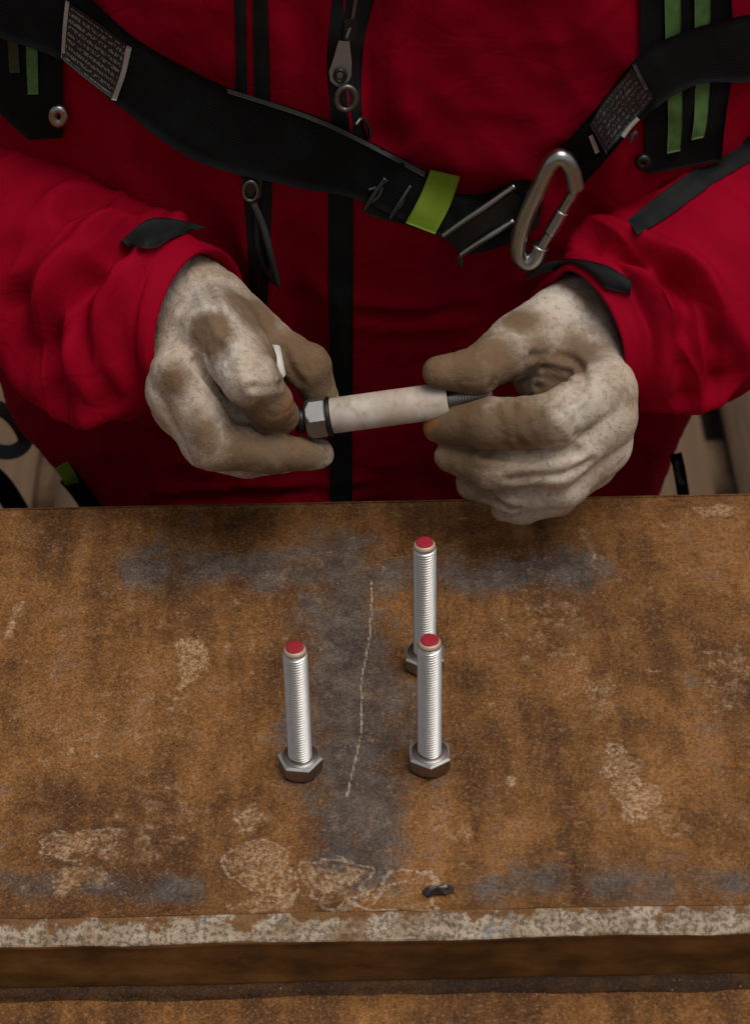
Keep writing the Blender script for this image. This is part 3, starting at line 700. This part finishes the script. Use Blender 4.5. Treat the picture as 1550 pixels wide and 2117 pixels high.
# ------------------------------------------------------------------ harness
har = empty('safety_harness', (0, .33, .1)); tag(har, 'black safety harness with green stripes, worn over the red jacket', 'harness')
HP = []
def hd(*a, **k): o = drape(*a, har, **k); return o
sh1 = drape('shoulder_strap', [(-60, -40), (-40, 120), (-10, 220), (60, 290)], [(128, -40), (130, 120), (132, 200), (130, 285)], TB, .005, .004, MAT['web'], None, bl=10)
sh2 = drape('shoulder_strap', [(1322, -40), (1325, 120), (1330, 240), (1338, 360)], [(1510, -40), (1515, 120), (1500, 240), (1490, 330)], TB, .005, .004, MAT['web'], None, bl=10)
drape('green_stripe', [(1372, -40), (1376, 130), (1380, 240), (1378, 318)], [(1406, -40), (1408, 130), (1410, 240), (1406, 312)], TB, .0072, .002, MAT['green'], sh2, bl=10)
drape('green_stripe', [(1434, -40), (1436, 130), (1434, 240), (1428, 290)], [(1468, -40), (1468, 130), (1462, 240), (1454, 284)], TB, .0072, .002, MAT['green'], sh2, bl=10)
drape('green_stripe', [(52, -20), (54, 100), (58, 195)], [(76, -20), (78, 100), (80, 195)], TB, .0072, .002, MAT['green'], sh1, bl=10)
drape('green_stripe', [(14, -20), (16, 80), (20, 150)], [(34, -20), (38, 80), (42, 150)], TB, .0072, .002, m_plain('olive_stripe', (.03, .035, .010), .8, scale=100, var=.5), sh1, bl=10)
cs = drape('chest_strap', [(-30, -80), (135, -40), (290, 85), (470, 180), (640, 235), (760, 290), (900, 365)], [(-60, 60), (128, 125), (240, 215), (400, 330), (600, 385), (730, 410), (850, 462)], TB, .012, .0035, MAT['web'], None, n=120, bl=14, rough=.004)
drape('strap_edge', [(470, 183), (640, 238), (760, 293), (880, 356)], [(470, 192), (638, 247), (757, 302), (876, 366)], TB, .0138, .002, MAT['grey'], cs, n=60, bl=14)
lb = drape('label', [(138, 2), (200, 45), (272, 98)], [(128, 122), (180, 165), (236, 208)], TB, .0150, .0012, MAT['label'], None, n=40, bl=14)
drape('label_border', [(262, 94), (250, 150), (230, 206)], [(273, 98), (260, 153), (241, 209)], TB, .0160, .0012, MAT['thread'], lb, n=20, m=4, bl=14)
drape('label_border', [(136, 0), (130, 60), (127, 120)], [(144, 4), (138, 64), (134, 124)], TB, .0160, .0012, MAT['thread'], lb, n=20, m=4, bl=14)
cs2 = drape('chest_strap', [(1600, 20), (1500, 40), (1400, 70), (1320, 115), (1230, 225), (1150, 315)], [(1610, 150), (1540, 170), (1440, 175), (1340, 235), (1270, 310), (1200, 388)], TB, .014, .0035, MAT['web'], None, n=80, bl=14, rough=.003)
lb2 = drape('label', [(1305, 140), (1250, 205), (1218, 258)], [(1352, 200), (1300, 262), (1252, 318)], TB, .0172, .0012, MAT['label2'], None, n=40, bl=14)
drape('label_border', [(1306, 134), (1332, 186)], [(1314, 131), (1340, 184)], TB, .0182, .0012, MAT['grey'], lb2, n=14, m=4, bl=14)
drape('label_border', [(1216, 282), (1230, 318)], [(1224, 278), (1239, 314)], TB, .0182, .0012, MAT['thread'], lb2, n=14, m=4, bl=14)
tg = wire_px('cord_end', [(1318, 245), (1300, 264), (1286, 283)], TB, .022, .0016, MAT['thread'], None)
tg2 = wire_px('cord_end', [(1316, 272), (1306, 280), (1302, 292)], TB, .021, .0014, MAT['grey'], None)
st = ring_px('strap_stud', (122, 240), 12, 15, 0, TB, .012, .0032, MAT['carab'], None)
st2 = ring_px('strap_stud', (1328, 335), 9, 9, 0, TB, .012, .003, MAT['dark'], None)
# lower webbing behind buckle, keeper, buckle
lw = drape('adjuster_webbing', [(745, 375), (850, 400), (940, 400), (1000, 400), (1075, 372), (1130, 380)], [(760, 445), (840, 466), (920, 492), (970, 525), (1060, 500), (1110, 470)], TB, .009, .004, MAT['black'], None, n=60, bl=12, rough=.008)
kp = drape('keeper_loop', [(890, 351), (868, 405), (838, 461)], [(951, 365), (930, 425), (899, 484)], TB, .017, .006, MAT['lime'], None, n=24, m=9, bl=14, bulge=.001)
for a, b_ in (((762, 392), (800, 372)), ((765, 420), (790, 388)), ((812, 440), (838, 400))):
    w_ = wire_px('stitching', [a, ((a[0]+b_[0])/2+4, (a[1]+b_[1])/2+3), b_], TB, .0150, .0009, MAT['grey'], lw)
bs_ = m_steel('blackened_steel', (.10, .10, .10), .4, .2)
sa = wire_px('slide_adjuster', [(752, 436), (772, 404), (796, 368)], TB, .019, .0015, bs_, None)
sb_ = wire_px('slide_adjuster', [(806, 452), (826, 418), (848, 384)], TB, .019, .0015, bs_, None)
bk = empty('buckle', (0, .33, .1))
def wire3(name, pts, r, mat, parent, seg=12):
    C = np.array([P(*p) for p in pts]); C = spline(C, 40); v, f = tube(C, r, seg); return mk(name, v, f, mat, parent)
yb_ = on(TB, 1000, 450, 0)[1]-.020
b1 = wire3('bar', [(914, 488, yb_), (965, 452, yb_-.001), (1015, 418, yb_-.001), (1064, 384, yb_)], .0022, MAT['carab'], bk)
b2 = wire3('bar', [(950, 548, yb_+.004), (952, 530, yb_), (962, 520, yb_-.001), (1010, 488, yb_-.002), (1062, 456, yb_)], .0022, MAT['carab'], bk)
b3 = plate_px('buckle_frame', [(920, 494), (1062, 396), (1078, 410), (1066, 448), (962, 516), (948, 522)], TB, .016, .004, MAT['dark'], bk)
for o in (b1, b2, b3): o.location = Vector(o.location)-Vector(bk.location)
# hanging leg straps behind the beam
yl = .46
def ribbon(name, pts, wpx, mat, parent, thick=.003):
    C = spline([list(P(*p)) for p in pts], 40); d = np.gradient(C, axis=0); view = C-CAM
    sd_ = np.cross(d, view); sd_ /= np.linalg.norm(sd_, axis=1)[:, None]; hw = wpx/2/2700.
    nrm = np.cross(d, sd_); nrm /= np.linalg.norm(nrm, axis=1)[:, None]
    R_ = np.stack([C-sd_*hw-nrm*thick/2, C+sd_*hw-nrm*thick/2, C+sd_*hw+nrm*thick/2, C-sd_*hw+nrm*thick/2], 1)
    F = [tuple(f) for f in grid_faces(40, 4, True)]+[(3, 2, 1, 0), (156, 157, 158, 159)]
    return mk(name, R_.reshape(-1, 3), F, mat, parent, smooth=False)
ls = [ribbon('leg_strap', [(-40, 830, .56), (10, 850, .56), (40, 880, .56), (52, 915, .56), (20, 935, .56), (-40, 925, .56)], 34, MAT['grey'], None),
      ribbon('leg_strap', [(-50, 960, .55), (0, 1000, .55), (40, 1060, .55)], 52, MAT['web'], None),
      ribbon('leg_strap', [(140, 985, .43), (165, 1015, .43), (195, 1060, .43)], 40, MAT['web'], None),
      ribbon('strap_tip', [(128, 962, .43), (142, 985, .428), (150, 1000, .43)], 30, MAT['lime'], None),
      ribbon('leg_strap', [(1396, 940, .43), (1404, 975, .43), (1416, 1050, .43)], 26, MAT['web'], None),
      ribbon('leg_strap', [(1398, 955, .422), (1402, 985, .422), (1410, 1000, .422)], 9, MAT['grey'], None)]
for o in [sh1, sh2, cs, cs2, lb, lb2, tg, tg2, st, st2, lw, kp, sa, sb_, bk]+ls: keep(o, har)

# carabiner
yk = on(TB, 1120, 430, 0)[1]-.030
cb = empty('carabiner', tuple(P(1085, 545, yk))); tag(cb, 'steel carabiner clipped to the chest strap beside the buckle', 'carabiner')
body = [(1190, 392, yk), (1180, 350, yk), (1160, 325, yk), (1138, 338, yk), (1112, 392, yk), (1086, 450, yk), (1071, 500, yk), (1072, 530, yk), (1088, 543, yk), (1106, 532, yk), (1118, 508, yk)]
C = spline([list(P(*p)) for p in body], 90); v, f = tube(C, .0057, 16); o1 = mk('carabiner_body', v, f, MAT['carab'], None)
C = spline([list(P(*p)) for p in [(1114, 518, yk-.001), (1135, 484, yk-.001), (1165, 432, yk-.001), (1190, 390, yk-.001)]], 30); v, f = tube(C, .0036, 14); o2 = mk('gate', v, f, MAT['carab'], None)
C = spline([list(P(*p)) for p in [(1136, 482, yk-.001), (1150, 458, yk-.001), (1163, 436, yk-.001)]], 12); v, f = tube(C, .0044, 14); o3 = mk('locking_sleeve', v, f, MAT['carab'], None)
for o in (o1, o2, o3): keep(o, cb)
keep(jacket, person)

# ------------------------------------------------------------------ gloves (implicit surface meshed on a grid)
def surface_nets(D, org, h):
    nx, ny, nz = D.shape; ins = D < 0
    c = [ins[i:nx-1+i, j:ny-1+j, k:nz-1+k] for i in (0, 1) for j in (0, 1) for k in (0, 1)]
    cnt = sum(x.astype(np.int8) for x in c); act = (cnt > 0) & (cnt < 8)
    idx = np.full(act.shape, -1, np.int64); cells = np.argwhere(act); idx[act] = np.arange(len(cells))
    acc = np.zeros((len(cells), 3)); num = np.zeros(len(cells)); i0, j0, k0 = cells.T
    cor = [(i, j, k) for i in (0, 1) for j in (0, 1) for k in (0, 1)]
    for a in range(8):
        for b in range(a+1, 8):
            A, Bc = cor[a], cor[b]
            if sum(abs(A[q]-Bc[q]) for q in range(3)) != 1: continue
            da = D[i0+A[0], j0+A[1], k0+A[2]]; db = D[i0+Bc[0], j0+Bc[1], k0+Bc[2]]; s = (da < 0) != (db < 0)
            t = np.where(s, da/np.where(s, da-db, 1), 0)[:, None]
            acc += np.where(s[:, None], np.array(A)+t*(np.array(Bc)-np.array(A)), 0); num += s
    Vv = org+h*(cells+acc/num[:, None]); Fs = []
    for ax in range(3):
        sl0 = [slice(None)]*3; sl1 = [slice(None)]*3; sl0[ax] = slice(0, -1); sl1[ax] = slice(1, None)
        a, b = ins[tuple(sl0)], ins[tuple(sl1)]; e = np.argwhere(a != b); fl_ = a[tuple(e.T)]
        u, v_ = (ax+1) % 3, (ax+2) % 3
        ok = (e[:, u] > 0) & (e[:, v_] > 0) & (e[:, u] < D.shape[u]-1) & (e[:, v_] < D.shape[v_]-1); e = e[ok]; fl_ = fl_[ok]
        def g(du, dv):
            q = e.copy(); q[:, u] -= du; q[:, v_] -= dv; return idx[tuple(q.T)]
        q = np.stack([g(1, 1), g(0, 1), g(0, 0), g(1, 0)], 1); q[~fl_] = q[~fl_][:, ::-1]; Fs.append(q)
    return Vv, np.concatenate(Fs)
def smin(a, b, k):
    h = np.clip(.5+.5*(b-a)/k, 0, 1); return b+(a-b)*h-k*h*(1-h)
def glove(name, fingers, palm, dirt, orange, seed, h=.00125, label=None, grooves=()):
    allp = np.array([P(*q[:3]) for f in fingers for q in f]+[P(*q[:3]) for pr in palm for q in pr])
    lo = allp.min(0)-.03; hi = allp.max(0)+.03
    n = np.ceil((hi-lo)/h).astype(int); g = [lo[k]+h*np.arange(n[k]) for k in range(3)]
    GX, GY, GZ = [a.astype(np.float32) for a in np.meshgrid(*g, indexing='ij')]
    def cap(a, b, ra, rb):
        ab = b-a; L2 = ab@ab+1e-12
        t = np.clip(((GX-a[0])*ab[0]+(GY-a[1])*ab[1]+(GZ-a[2])*ab[2])/L2, 0, 1).astype(np.float32)
        return np.sqrt((GX-a[0]-t*ab[0])**2+(GY-a[1]-t*ab[1])**2+(GZ-a[2]-t*ab[2])**2)-(ra+t*(rb-ra))
    pal = None
    for pr in palm:
        d = cap(P(*pr[0][:3]), P(*pr[1][:3]), pr[0][3]*.001, pr[1][3]*.001); pal = d if pal is None else smin(pal, d, .012)
    fd = None
    for f in fingers:
        one = None
        for a, b in zip(f[:-1], f[1:]):
            d = cap(P(*a[:3]), P(*b[:3]), a[3]*.001, b[3]*.001); one = d if one is None else smin(one, d, .004)
        # knuckle end of each finger blends into the hand; fingers only touch each other
        w = np.sqrt(sum((G_-c)**2 for G_, c in zip((GX, GY, GZ), P(*f[0][:3]))))
        fd = one if fd is None else smin(fd, one, .0009)
    # blend radius shrinks away from the palm
    D = smin(pal, fd, .010)
    Vv, Fq = surface_nets(D, lo, h)
    # relax, then wrinkles along the normal
    def vn(Vv):
        fn = np.cross(Vv[Fq[:, 2]]-Vv[Fq[:, 0]], Vv[Fq[:, 3]]-Vv[Fq[:, 1]]); N = np.zeros_like(Vv)
        for k in range(4): np.add.at(N, Fq[:, k], fn)
        return N/(np.linalg.norm(N, axis=1)[:, None]+1e-12)
    for _ in range(5):
        A = np.zeros_like(Vv); c = np.zeros(len(Vv))
        for k in range(4):
            np.add.at(A, Fq[:, k], Vv[Fq[:, (k+1) % 4]]+Vv[Fq[:, (k+3) % 4]]); np.add.at(c, Fq[:, k], 2)
        Vv = .5*Vv+.5*A/c[:, None]
    N = vn(Vv)
    q = Vv*np.array([1, 1, 1.0])
    wr = 1-np.abs(2*fbm(q*np.array([60, 60, 45])+seed+2*fbm(q*25+seed)[:, None], 2)-1)
    disp = -.0007*wr**5+.0022*(fbm(q*26+seed, 2)-.5)+.0005*(fbm(q*200+seed, 2)-.5)
    for pts, dep, wd, lip in grooves:
        b = bvh(Vv, Fq) if 'b_' not in locals() else b_; b_ = b
        P3 = [cast(b, *p) for p in pts]; P3 = [p for p in P3 if p is not None]
        if len(P3) < 2: continue
        C_ = spline(P3, 16); d = seg_dist(Vv, C_)
        disp += -dep*np.exp(-(d/wd)**2)+lip*np.exp(-((d-2*wd)/wd)**2)
    Vv = Vv+N*disp[:, None]
    dr = np.zeros(len(Vv)); og = np.zeros(len(Vv))
    for (px, py, Y, rad, a) in dirt: dr = np.maximum(dr, 1.12*a*np.exp(-(np.linalg.norm(Vv-P(px, py, Y), axis=1)/(rad*1.22))**2))
    for (px, py, Y, rad, a) in orange: og = np.maximum(og, a*np.exp(-(np.linalg.norm(Vv-P(px, py, Y), axis=1)/rad)**2))
    o = mk(name, Vv, Fq, MAT['glove'], None, attr={'dirt': np.stack([dr, og, og*0], 1)})
    keep(o, person); o['label'] = label; return o
# right of picture
wR = (1190, 655, .312)
R_f = [
 [(1150, 662, .290, 18), (1050, 728, .256, 18), (980, 768, .235, 15.5), (906, 770, .231, 11)],
 [(1258, 800, .228, 17), (1140, 868, .198, 17), (1010, 876, .207, 16.5), (912, 880, .224, 12)],
 [(1262, 868, .216, 16), (1150, 960, .192, 15.5), (1015, 966, .199, 14), (930, 944, .214, 10.5)],
 [(1252, 925, .216, 15), (1165, 1006, .197, 14.5), (1055, 1018, .201, 13.5), (975, 1002, .212, 11)],
 [(1224, 962, .226, 14), (1150, 1026, .208, 13), (1080, 1048, .208, 12), (1040, 1050, .212, 9.5)]]
R_p = [[(1235, 600, .36, 27), (*wR, 26)], [(*wR, 24), (1250, 795, .236, 18)], [(*wR, 24), (1258, 860, .226, 17)], [(1200, 700, .315, 22), (1245, 915, .224, 16)],
       [(1200, 720, .315, 22), (1216, 952, .234, 15)], [(1150, 660, .294, 19), (1070, 706, .272, 18)], [(1100, 715, .276, 18), (1215, 778, .254, 17)], [(1190, 780, .272, 20), (1190, 880, .255, 20)],
       [(1140, 770, .268, 16), (1180, 840, .245, 17)], [(1248, 830, .224, 17), (1222, 940, .224, 16.5)], [(1100, 790, .262, 12), (1170, 830, .25, 15)]]
R_d = [(1075, 675, .265, .014, .75), (930, 755, .235, .03, .95), (1010, 760, .238, .022, .85), (960, 890, .205, .028, .95), (1060, 880, .19, .025, .75), (1150, 850, .23, .03, .8), (1100, 740, .25, .02, .6),
       (1190, 780, .25, .024, .95), (1260, 815, .22, .013, .55), (950, 950, .2, .03, .6), (990, 1010, .2, .03, .5)]
R_o = [(880, 760, .238, .007, 1), (888, 868, .22, .009, 1), (960, 850, .205, .012, .45), (890, 890, .22, .008, .8)]
GR = glove('glove', R_f, R_p, R_d, R_o, 5.0, label='dusty tan work glove pinching the threaded bolt end', grooves=[
  ([(1100, 735), (1180, 742), (1205, 790), (1160, 845)], .0022, .003, .001), ([(1120, 760), (1180, 770)], .001, .002, .0006), ([(1110, 800), (1185, 790)], .0012, .002, .0006),
  ([(1000, 740), (1015, 800)], .0012, .0025, .0008), ([(885, 908), (1000, 938), (1100, 946), (1190, 932)], .0034, .0032, .001), ([(985, 1014), (1020, 1035), (1068, 1056)], .0024, .003, .0008), ([(935, 985), (1050, 992), (1150, 985), (1220, 955)], .0022, .003, .0006), ([(1060, 840), (1080, 920)], .0010, .003, .001), ([(1150, 850), (1190, 900)], .001, .003, .001)])
# left of picture
wL = (392, 612, .312)
L_f = [
 [(452, 622, .300, 17), (552, 712, .272, 17), (638, 758, .256, 15.5), (668, 828, .252, 11.5)],
 [(446, 690, .243, 18), (516, 782, .210, 18), (556, 832, .213, 15.5), (584, 860, .222, 12)],
 [(372, 775, .226, 16.5), (446, 924, .198, 16), (560, 938, .207, 13.5), (658, 938, .224, 10.5)],
 [(352, 815, .226, 15), (424, 925, .207, 14), (510, 950, .217, 13), (590, 948, .232, 10)],
 [(366, 850, .238, 14), (434, 920, .226, 13), (520, 935, .237, 11)]]
L_p = [[(350, 585, .36, 26), (*wL, 25)], [(*wL, 24), (438, 690, .248, 20)], [(*wL, 24), (374, 770, .234, 19)], [(*wL, 22), (356, 810, .238, 17)], [(385, 690, .300, 22), (369, 845, .248, 16)],
       [(452, 622, .300, 17), (520, 692, .276, 17)], [(470, 665, .266, 18), (522, 742, .238, 16)], [(430, 770, .252, 20), (470, 860, .236, 19)], [(470, 850, .232, 16), (540, 890, .226, 14)]]
L_d = [(430, 690, .225, .013, 1), (355, 790, .21, .012, .7), (420, 905, .18, .016, .95), (620, 770, .24, .034, .95), (530, 650, .265, .026, .75), (560, 860, .2, .02, .85), (560, 780, .22, .022, .7), (600, 940, .2, .03, .8), (510, 940, .19, .025, .7), (500, 720, .25, .02, .5)]
L_o = [(600, 840, .205, .010, .6), (585, 870, .205, .010, .5), (660, 780, .235, .010, .4), (560, 890, .2, .012, .3)]
GL = glove('glove', L_f, L_p, L_d, L_o, 17.0, label='dusty tan work glove gripping the bolt head', grooves=[
  ([(404, 748), (440, 800), (500, 875)], .0030, .003, .0012), ([(412, 565), (450, 650), (470, 690)], .0016, .003, .0016), ([(463, 680), (490, 740), (509, 794)], -.0020, .004, 0),
  ([(520, 800), (580, 795)], .0014, .0025, .001), ([(500, 850), (540, 890)], .0012, .003, .001), ([(580, 720), (600, 760), (620, 790)], .001, .003, .001), ([(380, 640), (440, 640)], .0008, .004, .0008)])

# ------------------------------------------------------------------ held bolt with its sleeve
A_, B_ = P(612, 870, .229), P(1018, 814, .229); ax = B_-A_; LEN = np.linalg.norm(ax); ax /= LEN
hb = empty('sleeved_bolt', tuple(A_)); tag(hb, 'bolt with dusty white plastic sleeve held between the two gloves', 'bolt')
zq = Vector(ax).to_track_quat('Z', 'Y'); hb.rotation_mode = 'QUATERNION'; hb.rotation_quaternion = zq
def along(px):
    lo_, hi_ = 0, LEN
    for _ in range(40):
        m_ = (lo_+hi_)/2
        if proj(A_+ax*m_)[0] < px: lo_ = m_
        else: hi_ = m_
    return m_
h0, h1, h2, h3, h4 = along(634), along(676), along(684), along(926), LEN
V, F = hex_head(AF, h1-h0); V = V+np.array([0, 0, h0]); ho = mk('bolt_head', V, F, m_steel('bright_head', (.36, .355, .345), .46, .3), hb, smooth=False); ho.rotation_euler[2] = math.radians(62)
V, F = lathe([(.0085, 0), (.0085, h0+.001)]); mk('end_collar', V, F, MAT['dark'], hb)
V, F = lathe([(.0128, h1+.0006), (.0132, h1+.001), (.0132, h2-.0004), (.0128, h2)]); mk('washer', V, F, MAT['dark'], hb)
rs = .0117
prof = [(rs-.0022, h2+.0002), (rs-.0006, h2+.0002), (rs, h2+.0010), (rs*1.01, (h2+h3)/2), (rs, h3-.0008), (rs-.0006, h3), (rs-.0022, h3), (rs-.0024, h3-.02)]
V, F = lathe(prof, 48); F = F[:-2]; mk('plastic_sleeve', V, F, MAT['plastic'], hb)
V, F = thread_mesh(.0078, h2, h4); mk('threaded_shank', V, F, m_steel('dark_thread', (.46, .44, .42), .40, .3), hb)
# white scrap between thumb and forefinger
c0 = P(573, 750, .244); V, F = box(-.003, .003, -.012, .012, -.004, .004, .001)
ws = mk('plastic_scrap', V, F, MAT['white'], loc=tuple(c0)); ws.rotation_euler = (.4, .3, .3)
tag(ws, 'tiny white scrap showing between the left glove thumb and forefinger', 'plastic scrap')

# ------------------------------------------------------------------ lower body of the worker (behind the beam)
for s in (-1, 1):
    C = spline([(s*.10, .55, -.40), (s*.115, .55, -.58), (s*.12, .57, -.80)], 20); V, F = tube(C, np.linspace(.105, .07, 20), 24); keep(mk('trouser_leg', V, F, MAT['trouser']), person)
    C = spline([(s*.12, .60, FLOOR+.05), (s*.125, .50, FLOOR+.05), (s*.13, .40, FLOOR+.04)], 14); V, F = tube(C, np.r_[.03, np.full(12, .05), .03], 16)
    V = np.array(V); V[:, 2] = np.maximum(V[:, 2], FLOOR); keep(mk('boot', V, F, MAT['boot']), person)
